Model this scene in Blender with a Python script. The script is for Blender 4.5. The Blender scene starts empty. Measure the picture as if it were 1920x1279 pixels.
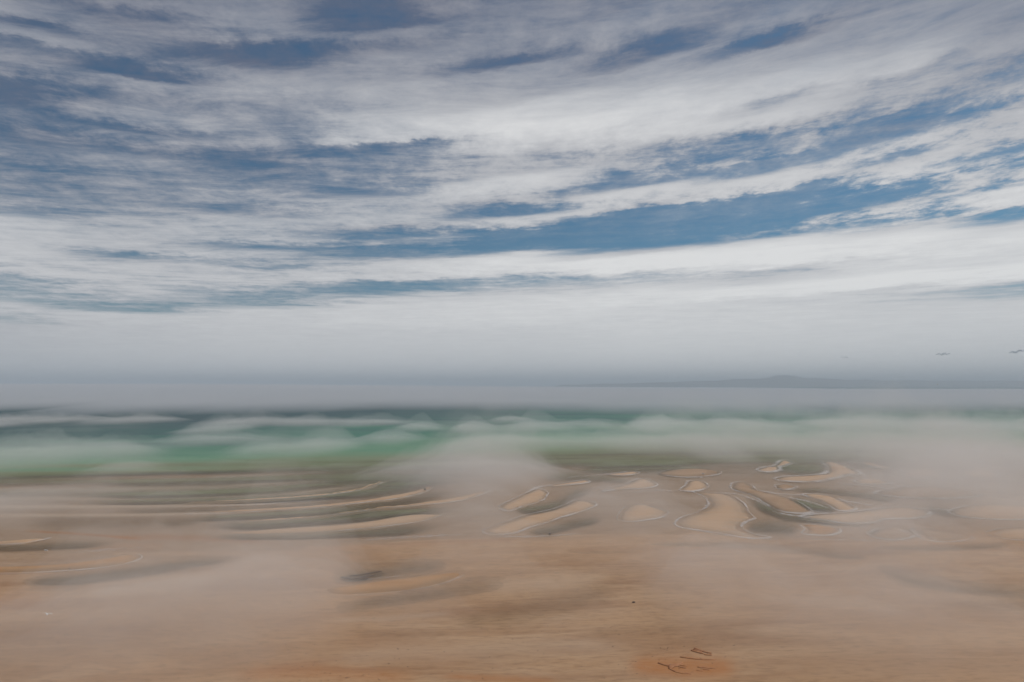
import bpy, bmesh, math, random
import numpy as np
from mathutils import Vector
from mathutils.geometry import delaunay_2d_cdt

random.seed(7)
RNG = np.random.default_rng(11)
R = math.radians
SC = bpy.context.scene
COL = SC.collection

# ------------------------------------------------------------------ camera
CAM_H = 30.0
FPX = 1280.0                      # focal length in pixels of the 1920 wide photograph
PITCH = math.atan((722 - 639.5) / FPX)
cam_d = bpy.data.cameras.new('camera')
cam_d.lens = 24.0
cam_d.sensor_width = 36.0
cam_d.clip_start = 0.5
cam_d.clip_end = 200000.0
cam = bpy.data.objects.new('camera', cam_d)
cam.location = (0, 0, CAM_H)
cam.rotation_euler = (math.pi / 2 + PITCH, 0, 0)
COL.objects.link(cam)
SC.camera = cam

# ------------------------------------------------------------------ light and exposure
SUN_EL, SUN_AZ = R(50), R(62)     # azimuth measured from the view direction (+Y) towards +X
sun_d = bpy.data.lights.new('sun', 'SUN')
sun_d.energy = 1.5
sun_d.angle = R(14)
sun_d.color = (1.0, 0.95, 0.88)
sun = bpy.data.objects.new('sun', sun_d)
sun.rotation_euler = Vector((-math.sin(SUN_AZ) * math.cos(SUN_EL), -math.cos(SUN_AZ) * math.cos(SUN_EL),
                             -math.sin(SUN_EL))).to_track_quat('-Z', 'Y').to_euler()
COL.objects.link(sun)
SC.view_settings.view_transform = 'Standard'
SC.view_settings.look = 'None'
SC.view_settings.gamma = 1.0
SC.view_settings.use_curve_mapping = False
SC.view_settings.exposure = 0.36
SC.render.engine = 'CYCLES'
SC.cycles.use_denoising = True
SC.cycles.use_adaptive_sampling = True
SC.cycles.adaptive_threshold = 0.015
SC.cycles.max_bounces = 6
SC.cycles.diffuse_bounces = 2
SC.cycles.glossy_bounces = 2
SC.cycles.transmission_bounces = 2
SC.cycles.transparent_max_bounces = 24
SC.cycles.volume_bounces = 3
SC.cycles.time_limit = 900


# ------------------------------------------------------------------ node expressions
class X:
    """A node socket that can be used in arithmetic."""
    def __init__(s, nt, sock): s.nt, s.k = nt, sock
    def _m(s, op, *a, clamp=False):
        n = s.nt.nodes.new('ShaderNodeMath'); n.operation = op; n.use_clamp = clamp
        for i, v in enumerate((s,) + a):
            if isinstance(v, X): s.nt.links.new(v.k, n.inputs[i])
            else: n.inputs[i].default_value = v
        return X(s.nt, n.outputs[0])
    def __add__(s, o): return s._m('ADD', o)
    __radd__ = __add__
    def __mul__(s, o): return s._m('MULTIPLY', o)
    __rmul__ = __mul__
    def __sub__(s, o): return s._m('SUBTRACT', o)
    def __rtruediv__(s, o):
        n = s.nt.nodes.new('ShaderNodeMath'); n.operation = 'DIVIDE'; n.inputs[0].default_value = o
        s.nt.links.new(s.k, n.inputs[1]); return X(s.nt, n.outputs[0])
    def __rsub__(s, o): return (s * -1.0) + o
    def __truediv__(s, o): return s._m('DIVIDE', o)
    def pow(s, o): return s._m('POWER', o)
    def exp(s): return s._m('EXPONENT')
    def sin(s): return s._m('SINE')
    def mx(s, o): return s._m('MAXIMUM', o)
    def mn(s, o): return s._m('MINIMUM', o)
    def clamp(s): return s._m('ADD', 0.0, clamp=True)
    def atan2(s, o): return s._m('ARCTAN2', o)
    def asin(s): return s._m('ARCSINE')
    def step(s, a, b, lo=0.0, hi=1.0):
        n = s.nt.nodes.new('ShaderNodeMapRange'); n.interpolation_type = 'SMOOTHSTEP'
        s.nt.links.new(s.k, n.inputs['Value'])
        n.inputs['From Min'].default_value = a; n.inputs['From Max'].default_value = b
        n.inputs['To Min'].default_value = lo; n.inputs['To Max'].default_value = hi
        return X(s.nt, n.outputs[0])


def sep(nt, sock):
    n = nt.nodes.new('ShaderNodeSeparateXYZ'); nt.links.new(sock, n.inputs[0])
    return [X(nt, n.outputs[i]) for i in range(3)]


def vec(nt, *c):
    n = nt.nodes.new('ShaderNodeCombineXYZ')
    for i, v in enumerate(c):
        if isinstance(v, X): nt.links.new(v.k, n.inputs[i])
        else: n.inputs[i].default_value = v
    return n.outputs[0]


def noise(nt, v, scale, detail=5, rough=0.55, dist=0.0):
    n = nt.nodes.new('ShaderNodeTexNoise'); nt.links.new(v, n.inputs['Vector'])
    n.inputs['Scale'].default_value = scale; n.inputs['Detail'].default_value = detail
    n.inputs['Roughness'].default_value = rough; n.inputs['Distortion'].default_value = dist
    return X(nt, n.outputs[0])


def mixc(nt, f, a, b):
    n = nt.nodes.new('ShaderNodeMix'); n.data_type = 'RGBA'; n.clamp_factor = True
    if isinstance(f, X): nt.links.new(f.k, n.inputs[0])
    else: n.inputs[0].default_value = f
    for i, c in ((6, a), (7, b)):
        if isinstance(c, (tuple, list)): n.inputs[i].default_value = (*c, 1.0)
        else: nt.links.new(c, n.inputs[i])
    return n.outputs[2]


def attr(nt, name):
    n = nt.nodes.new('ShaderNodeAttribute'); n.attribute_name = name
    return X(nt, n.outputs['Fac'])


# ------------------------------------------------------------------ sky
def px_dir(px, py):
    dx, dz = (px - 960) / FPX, (639.5 - py) / FPX
    c, s = math.cos(PITCH), math.sin(PITCH)
    return np.array([dx, c - s * dz, s + c * dz])


def px_azel(px, py):
    d = px_dir(px, py); d = d / np.linalg.norm(d)
    return math.atan2(d[0], d[1]), math.asin(d[2])


W = bpy.data.worlds.new('World'); SC.world = W; W.use_nodes = True
nt = W.node_tree; nt.nodes.clear()
out = nt.nodes.new('ShaderNodeOutputWorld'); bg = nt.nodes.new('ShaderNodeBackground')
nt.links.new(bg.outputs[0], out.inputs[0])
WS = 0.10
C_DARK, C_LITE = (0.105, 0.115, 0.16), (0.605, 0.605, 0.605)   # radiance of thick and of sunlit cloud
CLEAR_TINT = (0.175, 0.335, 0.395, 1)                             # the photograph's deep clear air
bg.inputs[1].default_value = WS
sky = nt.nodes.new('ShaderNodeTexSky'); sky.sky_type = 'NISHITA'; sky.sun_disc = False
sky.sun_elevation = SUN_EL; sky.sun_rotation = SUN_AZ
sky.air_density = 1.0; sky.dust_density = 0.6; sky.ozone_density = 1.6
tc = nt.nodes.new('ShaderNodeTexCoord')
dx, dy, dz = sep(nt, tc.outputs['Generated'])
up = dz.mx(0.0)
az = dx.atan2(dy)
el = dz.mx(-1.0).mn(1.0).asin()
den = up + 0.045
u, v = dx / den, dy / den
ARC_A, ARC_K, ARC_R = 0.48, 0.16, 0.28     # the streaks run level on the left and climb to the right
arc = (((az + ARC_A) * (1.0 / ARC_K)).exp() + 1.0).pow(ARC_R * ARC_K)
wr = den / arc                             # height across the streaks of the cloud sheet
cs = u                                     # along them
ct = 1.0 / wr


# the cloud deck: how much cloud lies along each streak, from the zenith down to the sea, at nine bearings
# rows are (height in photograph pixels, cover, brightness); heights become angles below
DECK = [
    (0, [(-60, .8, .3), (0, .85, .35), (17, .9, .4), (34, .45, .2), (56, .9, .45), (73, .4, .25), (101, .65, .3), (130, .5, .25), (175, .2, .1), (214, .45, .25), (248, .25, .15), (281, .55, .3), (338, .5, .3), (372, .55, .35), (388, .42, .35), (408, .72, .6), (445, .85, .65), (478, .8, .65), (507, .75, .6), (526, .45, .5), (563, .5, .55), (574, .75, .6), (597, .55, .5), (619, .9, .5)]),
    (240, [(-60, .7, .3), (0, .7, .3), (22, .4, .2), (56, .7, .3), (80, .7, .32), (107, .55, .3), (141, .2, .1), (152, .7, .4), (186, .6, .3), (225, .75, .45), (245, .35, .2), (253, .6, .35), (281, .3, .2), (304, .65, .4), (349, .55, .35), (394, .55, .4), (439, .8, .55), (468, .75, .55), (479, .35, .4), (490, .75, .55), (524, .75, .6), (563, .6, .5), (580, .35, .4), (591, .85, .65), (619, .95, .6)]),
    (480, [(-60, .8, .4), (0, .8, .4), (51, .8, .45), (84, .45, .2), (104, .25, .1), (130, .55, .3), (169, .8, .45), (197, .7, .4), (231, .6, .4), (259, .6, .4), (276, .45, .3), (293, .3, .2), (315, .4, .25), (349, .55, .4), (371, .65, .45), (394, .45, .35), (417, .8, .6), (450, .75, .6), (462, .35, .4), (475, .72, .6), (495, .55, .5), (524, .75, .6), (555, .4, .45), (574, .45, .5), (585, .9, .7), (619, .95, .68)]),
    (720, [(-60, .5, .2), (0, .45, .15), (45, .4, .15), (62, .75, .35), (84, .6, .25), (113, .8, .4), (135, .75, .4), (169, .8, .5), (214, .85, .6), (248, .9, .75), (267, .7, .6), (276, .3, .3), (293, .5, .4), (315, .55, .4), (355, .35, .35), (371, .75, .55), (411, .8, .6), (431, .3, .35), (445, .2, .4), (452, .55, .5), (467, .25, .35), (490, .75, .6), (518, .85, .68), (535, .3, .4), (552, .5, .55), (568, .85, .7), (591, .97, .78), (630, .97, .7)]),
    (960, [(-60, .8, .35), (0, .85, .35), (56, .8, .4), (101, .75, .35), (121, .55, .2), (135, .8, .45), (186, .85, .5), (208, .95, .8), (242, .95, .85), (270, .9, .75), (298, .75, .5), (321, .65, .45), (338, .9, .75), (366, .75, .55), (388, .35, .4), (400, .2, .4), (417, .75, .65), (431, .3, .5), (439, .08, .5), (462, .1, .5), (473, .7, .6), (490, .97, .9), (512, .9, .8), (526, .45, .6), (538, .55, .6), (557, .85, .75), (591, .97, .85), (630, .97, .72)]),
    (1200, [(-60, .7, .3), (0, .6, .3), (34, .8, .45), (68, .7, .4), (107, .5, .2), (130, .8, .45), (169, .9, .6), (225, .95, .85), (253, .95, .8), (276, .75, .55), (293, .6, .45), (315, .55, .45), (338, .25, .4), (349, .45, .5), (366, .85, .7), (383, .85, .65), (394, .15, .5), (405, .02, .5), (450, .03, .5), (464, .3, .5), (476, .9, .8), (490, 1, 1), (507, .9, .85), (518, .6, .65), (535, .75, .7), (563, .95, .9), (580, .9, .8), (620, .97, .8)]),
    (1440, [(-60, .7, .35), (0, .7, .35), (34, .8, .45), (62, .65, .35), (84, .3, .15), (101, .8, .4), (141, .9, .55), (180, .95, .75), (197, .75, .55), (225, .8, .7), (248, .5, .4), (259, .35, .4), (276, .5, .45), (293, .6, .5), (307, .15, .45), (326, .35, .5), (343, .8, .7), (360, .55, .6), (371, .05, .5), (417, .03, .5), (433, .25, .5), (445, .35, .6), (456, .9, .8), (478, 1, 1), (501, .95, .85), (509, .7, .6), (529, .85, .7), (546, .97, .95), (563, .85, .75), (591, .92, .8), (630, .95, .78)]),
    (1680, [(-60, .8, .35), (0, .8, .35), (51, .75, .4), (84, .85, .45), (130, .9, .6), (146, .6, .4), (169, .65, .45), (191, .7, .45), (214, .5, .35), (236, .15, .3), (259, .2, .4), (276, .55, .6), (293, .3, .5), (315, .7, .65), (332, .7, .7), (355, .1, .5), (372, .2, .5), (388, .75, .7), (405, .35, .6), (419, .4, .6), (433, .85, .7), (462, 1, .95), (484, .92, .8), (507, .95, .85), (529, 1, 1), (540, .85, .7), (563, .8, .7), (597, .9, .75), (636, .92, .75)]),
    (1920, [(-60, .85, .35), (0, .9, .35), (34, .75, .3), (84, .85, .4), (124, .55, .3), (141, .45, .3), (169, .8, .5), (208, .75, .45), (242, .75, .55), (265, .6, .5), (276, .25, .5), (287, .6, .6), (304, .55, .6), (321, .8, .65), (338, .5, .6), (349, .85, .8), (377, .9, .8), (394, .2, .5), (411, .5, .6), (428, .85, .75), (445, 1, .9), (478, .9, .8), (507, 1, 1), (524, .7, .6), (540, .45, .5), (563, .8, .7), (597, .9, .75), (636, .9, .72)]),
]
DEN0 = 0.045


def streak_w(d):
    """Height of a direction measured across the streaks of the cloud sheet."""
    a = math.atan2(d[0], d[1])
    return (max(d[2], 0) + DEN0) / (math.exp((a + ARC_A) / ARC_K) + 1.0) ** (ARC_R * ARC_K)


W_MAX = 0.62
warp = noise(nt, vec(nt, cs * 0.6, ct * 0.9, 3.0), 1.0, 3, 0.5) - 0.5
fibre = noise(nt, vec(nt, cs * 2.2 + warp * 0.8, (ct + v + warp) * 3.3, 8.2), 1.0, 10, 0.73, 0.3)
puffy = noise(nt, vec(nt, u * 6.0, (v + u * 0.12) * 4.6, 0.5), 1.0, 8, 0.70, 0.2)
wrow = wr * (1.0 + warp * 0.05 + (puffy - 0.5) * 0.06) * (1.0 / W_MAX)
wv = vec(nt, wrow.mn(1.0), wrow.mn(1.0), 0.0)
azw = az + warp * 0.12 + (puffy - 0.5) * 0.10


def column(px, rowlist):
    n = nt.nodes.new('ShaderNodeRGBCurve')
    for ch, k in ((0, 1), (1, 2)):
        c = n.mapping.curves[ch]
        pts = []
        for r in rowlist:
            d = px_dir(px, r[0]); d = d / np.linalg.norm(d)
            pts.append((streak_w(d) / W_MAX, r[k]))
        pts = sorted(pts)
        pts = [(0.0, pts[0][1])] + pts + [(1.0, .72 if k == 1 else .35)]
        while len(c.points) < len(pts): c.points.new(0.5, 0.5)
        for q, p in zip(c.points, pts): q.location = p; q.handle_type = 'AUTO_CLAMPED'
    n.mapping.update()
    nt.links.new(wv, n.inputs['Color'])
    return n.outputs[0]


deck = None
for i, (px, rowlist) in enumerate(DECK):
    c = column(px, rowlist)
    if deck is None: deck = c
    else: deck = mixc(nt, azw.step(px_azel(DECK[i - 1][0], 360)[0], px_azel(px, 360)[0]), deck, c)
cov, bri, _ = sep(nt, deck)
grainy = (azw * 1.2 + 0.35).clamp() * el.step(0.16, 0.22) * el.step(0.42, 0.30) + 0.15
tex = fibre * (0.72 - grainy * 0.45) + puffy * (0.28 + grainy * 0.45)
amp = 1.5 + grainy * 1.3
cloud = (cov + (tex - 0.5) * amp * el.step(0.03, 0.16, 0.55, 1.0)).step(0.06, 0.80)
thin = (az.step(0.12, -0.50) * el.step(0.12, 0.28)).mx(el.step(0.34, 0.50) * 0.8)              # the sheet is thinner and veiled to the left
bright = bri + (tex - 0.5) * 0.85 * el.step(0.03, 0.16, 0.6, 1.0) + (cloud - 0.7) * 0.12
bright = bright - el.step(0.28, 0.55) * 0.16 - thin * 0.08
ccol = mixc(nt, bright, (C_DARK[0] / WS, C_DARK[1] / WS, C_DARK[2] / WS), (C_LITE[0] / WS, C_LITE[1] / WS, C_LITE[2] / WS))
mul = nt.nodes.new('ShaderNodeMix'); mul.data_type = 'RGBA'; mul.blend_type = 'MULTIPLY'
mul.inputs[0].default_value = 1.0
nt.links.new(sky.outputs[0], mul.inputs[6]); mul.inputs[7].default_value = CLEAR_TINT
cloud = cloud * (1.0 - thin * 0.50) + thin * (fibre.step(0.30, 0.70) * 0.26 + puffy.step(0.34, 0.68) * 0.20 + 0.03)
cloud = cloud.mx(el.step(0.16, 0.34) * (fibre.step(0.32, 0.68) * 0.40 + puffy.step(0.36, 0.66) * 0.34 + 0.06))
skyc = mixc(nt, cloud * 0.96, mul.outputs[2], ccol)
# mist lying on the far sea
elp = el.mx(0.0)
skyc = mixc(nt, (elp * -30.0).exp() * 0.80, skyc, (0.475 / WS, 0.495 / WS, 0.51 / WS))
skyc = mixc(nt, (elp * -62.0).exp() * 0.97, skyc, (0.235 / WS, 0.252 / WS, 0.265 / WS))
nt.links.new(skyc, bg.inputs[0])

# ------------------------------------------------------------------ helpers
def ground(px, py, z=0.0):
    d = px_dir(px, py)
    t = (z - CAM_H) / d[2]
    return np.array([d[0] * t, d[1] * t])


def at_dist(px, py, dist):
    d = px_dir(px, py)
    t = dist / d[1]
    return Vector((d[0] * t, d[1] * t, CAM_H + d[2] * t))


def to_px(xw, yw, zw=0.0):
    """World points (arrays) to photograph pixels, for laying out what the ground is made of."""
    c, s = math.cos(PITCH), math.sin(PITCH)
    dzv = zw - CAM_H
    fwd = np.maximum(yw * c + dzv * s, 4.0)
    return 960 + FPX * xw / fwd, 639.5 - FPX * (-yw * s + dzv * c) / fwd


def vnoise(x, y, seed=0, octaves=4, rough=0.5):
    """Smooth value noise, vectorised, about -1..1."""
    tot = np.zeros_like(x, dtype=float); amp, nrm = 1.0, 0.0
    for o in range(octaves):
        xi, yi = np.floor(x).astype(np.int64), np.floor(y).astype(np.int64)
        fx, fy = x - xi, y - yi
        fx = fx * fx * (3 - 2 * fx); fy = fy * fy * (3 - 2 * fy)
        def h(a, b):
            n = (a * 374761393 + b * 668265263 + (seed + o * 17) * 144665) & 0x7fffffff
            n = ((n ^ (n >> 13)) * 1274126177) & 0x7fffffff
            return ((n ^ (n >> 16)) & 0xffff) / 32767.5 - 1.0
        tot += amp * ((h(xi, yi) * (1 - fx) + h(xi + 1, yi) * fx) * (1 - fy)
                      + (h(xi, yi + 1) * (1 - fx) + h(xi + 1, yi + 1) * fx) * fy)
        nrm += amp; amp *= rough; x = x * 2.03 + 5.1; y = y * 2.03 + 9.7
    return tot / nrm


def sstep(a, b, x):
    t = np.clip((x - a) / (b - a), 0, 1)
    return t * t * (3 - 2 * t)


def link(name, me, mat=None, parent=None, **props):
    o = bpy.data.objects.new(name, me); COL.objects.link(o)
    if mat is not None and me is not None: me.materials.append(mat)
    if parent is not None: o.parent = parent
    for k, val in props.items(): o[k] = val
    return o


def mesh_np(name, co, faces, smooth=True):
    me = bpy.data.meshes.new(name)
    me.from_pydata(np.asarray(co, float).tolist(), [], np.asarray(faces).tolist() if isinstance(faces, np.ndarray) else faces)
    if smooth: me.polygons.foreach_set('use_smooth', np.ones(len(me.polygons), bool))
    me.update()
    return me


def grid_faces(nr, nc):
    i = np.arange((nr - 1) * (nc - 1)); r, c = i // (nc - 1), i % (nc - 1)
    a = r * nc + c
    return np.stack([a, a + 1, a + nc + 1, a + nc], 1)


def fattr(me, name, val):
    a = me.attributes.new(name, 'FLOAT', 'POINT'); a.data.foreach_set('value', np.asarray(val, np.float32).ravel())


def line_mask(px, py, pts, w, above=None):
    """Soft band about a polyline given in photograph pixels; w is its half height in pixels."""
    pts = np.array(pts, float)
    yl = np.interp(px, pts[:, 0], pts[:, 1])
    wl = np.interp(px, pts[:, 0], pts[:, 2]) if pts.shape[1] > 2 else w
    L = max(pts[-1, 0] - pts[0, 0], 1)
    ends = sstep(pts[0, 0] - L * .02, pts[0, 0] + L * .18, px) * (1 - sstep(pts[-1, 0] - L * .18, pts[-1, 0] + L * .02, px))
    d = (py - yl) / wl
    return np.exp(-d * d) * ends


def pblob(px, py, cx, cy, rx, ry):
    return np.exp(-((px - cx) / rx) ** 2 - ((py - cy) / ry) ** 2)


# ------------------------------------------------------------------ materials
def new_mat(name):
    m = bpy.data.materials.new(name); m.use_nodes = True
    t = m.node_tree; t.nodes.clear()
    o = t.nodes.new('ShaderNodeOutputMaterial'); b = t.nodes.new('ShaderNodeBsdfPrincipled')
    t.links.new(b.outputs[0], o.inputs[0])
    return m, t, b, o


def pos(t):
    g = t.nodes.new('ShaderNodeNewGeometry')
    return sep(t, g.outputs['Position'])


def bump(t, b, h, strength, dist):
    n = t.nodes.new('ShaderNodeBump'); n.inputs['Strength'].default_value = strength; n.inputs['Distance'].default_value = dist
    t.links.new(h.k, n.inputs['Height']); t.links.new(n.outputs[0], b.inputs['Normal'])


def mat_flat():
    m, t, b, o = new_mat('wet_sand_flat')
    x, y, z = pos(t)
    streak = noise(t, vec(t, x * 0.030 + y * 0.02, y * 0.16 - x * 0.015, 0.0), 1.0, 7, 0.62, 1.0)
    broad = noise(t, vec(t, x * 0.022, y * 0.05 - x * 0.012, 4.0), 1.0, 6, 0.6, 1.6)
    grain = noise(t, vec(t, x * 0.5, y * 1.6, 9.0), 1.0, 6, 0.7)
    speck = noise(t, vec(t, x * 3.0, y * 3.0, 2.0), 1.0, 3, 0.7)
    c = mixc(t, streak.step(0.32, 0.68), (0.37, 0.205, 0.105), (0.53, 0.335, 0.19))
    c = mixc(t, broad.step(0.38, 0.68) * 0.6, c, (0.50, 0.295, 0.15))
    c = mixc(t, grain.step(0.44, 0.74) * 0.65, c, (0.25, 0.135, 0.065))
    c = mixc(t, speck.step(0.68, 0.80) * 0.55, c, (0.10, 0.055, 0.03))
    c = mixc(t, (attr(t, 'silt') * (streak * 0.8 + 0.4)).clamp() * 0.85, c, (0.43, 0.315, 0.225))
    c = mixc(t, attr(t, 'rust').clamp() * (grain * 0.8 + 0.4), c, (0.46, 0.185, 0.055))
    wd = attr(t, 'weed') * (grain * 1.5 + streak * 0.8 - 0.15)
    c = mixc(t, wd.clamp(), c, (0.165, 0.088, 0.028))
    c = mixc(t, attr(t, 'pale').clamp(), c, (0.60, 0.45, 0.32))
    t.links.new(c, b.inputs['Base Color'])
    b.inputs['Roughness'].default_value = 0.55
    b.inputs['IOR'].default_value = 1.2
    bump(t, b, streak * 0.6 + grain * 0.4, 0.35, 0.25)
    return m


def mat_bar(name, dry, wet, deep):
    m, t, b, o = new_mat(name)
    x, y, z = pos(t)
    streak = noise(t, vec(t, x * 0.05, y * 0.35, 1.0), 1.0, 6, 0.6, 0.3)
    grain = noise(t, vec(t, x * 0.8, y * 1.8, 3.0), 1.0, 5, 0.7)
    edge = attr(t, 'inset')                                  # 0 at the waterline, 1 on the crest
    c = mixc(t, (edge + streak * 0.5 - 0.25).step(0.05, 0.95), wet, dry)
    c = mixc(t, streak.step(0.42, 0.7) * 0.75, c, deep)
    c = mixc(t, grain.step(0.52, 0.85) * 0.30, c, wet)
    t.links.new(c, b.inputs['Base Color'])
    b.inputs['Roughness'].default_value = 0.6
    b.inputs['IOR'].default_value = 1.2
    bump(t, b, streak * 0.6 + grain * 0.4, 0.3, 0.15)
    return m


def mat_foam():
    m, t, b, o = new_mat('foam_edge')
    x, y, z = pos(t)
    n = noise(t, vec(t, x * 0.11, y * 0.07, 0.0), 1.0, 6, 0.65)
    t.links.new(mixc(t, n.step(0.3, 0.7), (0.60, 0.54, 0.49), (0.80, 0.76, 0.72)), b.inputs['Base Color'])
    b.inputs['Roughness'].default_value = 0.8
    a = n.step(0.34, 0.62, 0.12, 0.50) * attr(t, 'soft')
    t.links.new(a.clamp().k, b.inputs['Alpha'])
    return m


def mat_water():
    m, t, b, o = new_mat('sea_water')
    x, y, z = pos(t)
    dep = attr(t, 'depth')
    n1 = noise(t, vec(t, x * 0.006, y * 0.035, 0.0), 1.0, 6, 0.62, 0.5)
    n2 = noise(t, vec(t, x * 0.05, y * 0.35, 5.0), 1.0, 6, 0.65, 0.3)
    d = (dep * (n1 * 0.9 + 0.55)) + (n2 - 0.5) * (dep.mn(2.0)) * 0.5
    ramp = t.nodes.new('ShaderNodeValToRGB'); r = ramp.color_ramp
    t.links.new((d * 0.1).k, ramp.inputs[0])
    stops = [(0.0, (0.24, 0.20, 0.145)), (0.05, (0.21, 0.185, 0.12)), (0.12, (0.215, 0.235, 0.11)), (0.25, (0.115, 0.285, 0.15)),
             (0.42, (0.045, 0.19, 0.118)), (0.62, (0.022, 0.10, 0.085)), (0.85, (0.012, 0.062, 0.064))]
    r.elements[0].position, r.elements[0].color = stops[0][0], (*stops[0][1], 1)
    r.elements[1].position, r.elements[1].color = stops[-1][0], (*stops[-1][1], 1)
    for p, c in stops[1:-1]:
        e = r.elements.new(p); e.color = (*c, 1)
    t.links.new(ramp.outputs[0], b.inputs['Base Color'])
    b.inputs['Roughness'].default_value = 0.38
    b.inputs['IOR'].default_value = 1.14
    a = dep.step(0.05, 1.6, 0.10, 1.0)
    t.links.new(a.k, b.inputs['Alpha'])
    bump(t, b, n2 * 0.6 + n1 * 0.8, 0.5, 0.8)
    return m


def mat_plain(name, c0, c1, scale, rough=0.7):
    m, t, b, o = new_mat(name)
    tc = t.nodes.new('ShaderNodeTexCoord')
    n = noise(t, tc.outputs['Object'], scale, 5, 0.6)
    t.links.new(mixc(t, n.step(0.3, 0.7), c0, c1), b.inputs['Base Color'])
    b.inputs['Roughness'].default_value = rough
    return m


def mat_volume(name, density, color, aniso=0.0):
    m = bpy.data.materials.new(name); m.use_nodes = True
    t = m.node_tree; t.nodes.clear()
    o = t.nodes.new('ShaderNodeOutputMaterial'); p = t.nodes.new('ShaderNodeVolumePrincipled')
    p.inputs['Density'].default_value = density; p.inputs['Color'].default_value = (*color, 1)
    p.inputs['Anisotropy'].default_value = aniso
    t.links.new(p.outputs[0], o.inputs['Volume'])
    return m


M_FLAT = mat_flat()
M_WATER = mat_water()
M_FOAM = mat_foam()
M_BAR = mat_bar('pale_sandbar', (0.57, 0.385, 0.245), (0.42, 0.30, 0.205), (0.52, 0.325, 0.185))
M_ORANGE = mat_bar('orange_sandbar', (0.50, 0.27, 0.115), (0.31, 0.185, 0.095), (0.42, 0.20, 0.065))
M_BROWN = mat_bar('brown_sandbar', (0.45, 0.295, 0.18), (0.30, 0.205, 0.13), (0.36, 0.215, 0.115))
M_ROCK = mat_plain('dark_rock', (0.022, 0.014, 0.009), (0.06, 0.035, 0.022), 6.0)
M_WEED = mat_plain('orange_weed', (0.36, 0.13, 0.04), (0.52, 0.23, 0.08), 2.0)
M_MAT = mat_plain('dark_weed', (0.045, 0.022, 0.009), (0.11, 0.06, 0.025), 2.0)
M_GULL = mat_plain('white_feather', (0.70, 0.70, 0.69), (0.84, 0.83, 0.81), 9.0)
M_HILL = mat_plain('distant_land', (0.035, 0.045, 0.045), (0.06, 0.068, 0.062), 0.002)

# ------------------------------------------------------------------ the flat and the sea
SHORE = np.array([(-900, 925), (-300, 915), (0, 905), (400, 893), (700, 876), (1000, 860), (1300, 852), (1920, 856), (2600, 862)], float)

CHANNELS = [  # dark troughs of deeper water between the bars: (x, y, half height) in pixels, weight
    ([(170, 905, 6.8), (400, 903, 8.1), (640, 888, 8.1), (760, 884, 6.8)], 0.55),
    ([(120, 928, 4.1), (330, 926, 5.4), (520, 916, 6.8), (640, 902, 8.1), (780, 898, 8.1), (880, 896, 6.8)], 0.75),
    ([(140, 942, 4.1), (420, 937, 5.4), (560, 934, 6.8), (690, 921, 9.5), (770, 911, 9.5), (860, 900, 5.4)], 0.95),
    ([(200, 958, 4.1), (480, 952, 5.4), (600, 944, 5.4), (660, 940, 4.1)], 0.5),
    ([(330, 974, 4.1), (560, 960, 6.8), (650, 951, 9.5), (760, 939, 8.1), (850, 926, 6.8)], 1.0),
    ([(380, 985, 5.4), (480, 984, 8.1), (620, 973, 8.1), (720, 964, 8.1), (790, 957, 6.8), (850, 955, 5.4)], 1.0),
    ([(380, 1006, 4.1), (560, 1005, 5.4), (660, 999, 8.1), (740, 994, 10.8), (830, 986, 5.4)], 0.85),
    ([(960, 955, 5), (1000, 955, 7), (1040, 946, 9), (1075, 930, 9), (1110, 918, 6)], 0.8),
    ([(985, 998, 5), (1030, 994, 9), (1075, 982, 8), (1130, 973, 6)], 0.8),
    ([(1010, 895, 5), (1070, 894, 7), (1130, 897, 5), (1190, 903, 4)], 0.55),
    ([(1080, 880, 6), (1150, 876, 8), (1260, 875, 8), (1340, 880, 6)], 0.6),
    ([(1450, 872, 8), (1500, 880, 12), (1550, 880, 10)], 0.6),
    ([(1395, 930, 6), (1430, 950, 10), (1470, 968, 7), (1560, 978, 5), (1640, 985, 3)], 0.9),
    ([(1395, 990, 8), (1440, 990, 14), (1500, 994, 8)], 0.95),
    ([(1480, 935, 6), (1530, 950, 9), (1570, 956, 4)], 1.0),
    ([(1480, 917, 3), (1540, 919, 4), (1620, 928, 4), (1690, 940, 4)], 0.6),
    ([(1730, 952, 5), (1770, 960, 8), (1830, 968, 4)], 0.7),
    ([(1620, 996, 7), (1670, 1000, 10), (1720, 1002, 6)], 0.75),
    ([(1640, 1026, 3), (1760, 1028, 4), (1900, 1022, 4)], 0.55),
    ([(40, 1092, 5), (140, 1086, 8), (250, 1072, 9), (350, 1057, 8), (450, 1047, 5)], 1.0),
    ([(-200, 1016, 8), (20, 1026, 7), (120, 1022, 7), (220, 1018, 5)], 0.8),
    ([(620, 1084, 10), (690, 1078, 13), (760, 1067, 12), (840, 1058, 8)], 0.55),
    ([(600, 1145, 12), (740, 1126, 16), (850, 1108, 13), (950, 1094, 8)], 0.26),
    ([(820, 1176, 16), (960, 1154, 30), (1060, 1130, 30), (1180, 1094, 22)], 0.08),
    ([(1620, 1056, 8), (1700, 1086, 16), (1790, 1103, 15), (1920, 1116, 16), (2100, 1122, 14)], 0.25),
    ([(1200, 1020, 3), (1400, 1022, 5), (1560, 1038, 6), (1640, 1050, 3)], 0.35),
    ([(380, 978, 6), (300, 982, 6)][::-1], 0.2),
]
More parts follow.
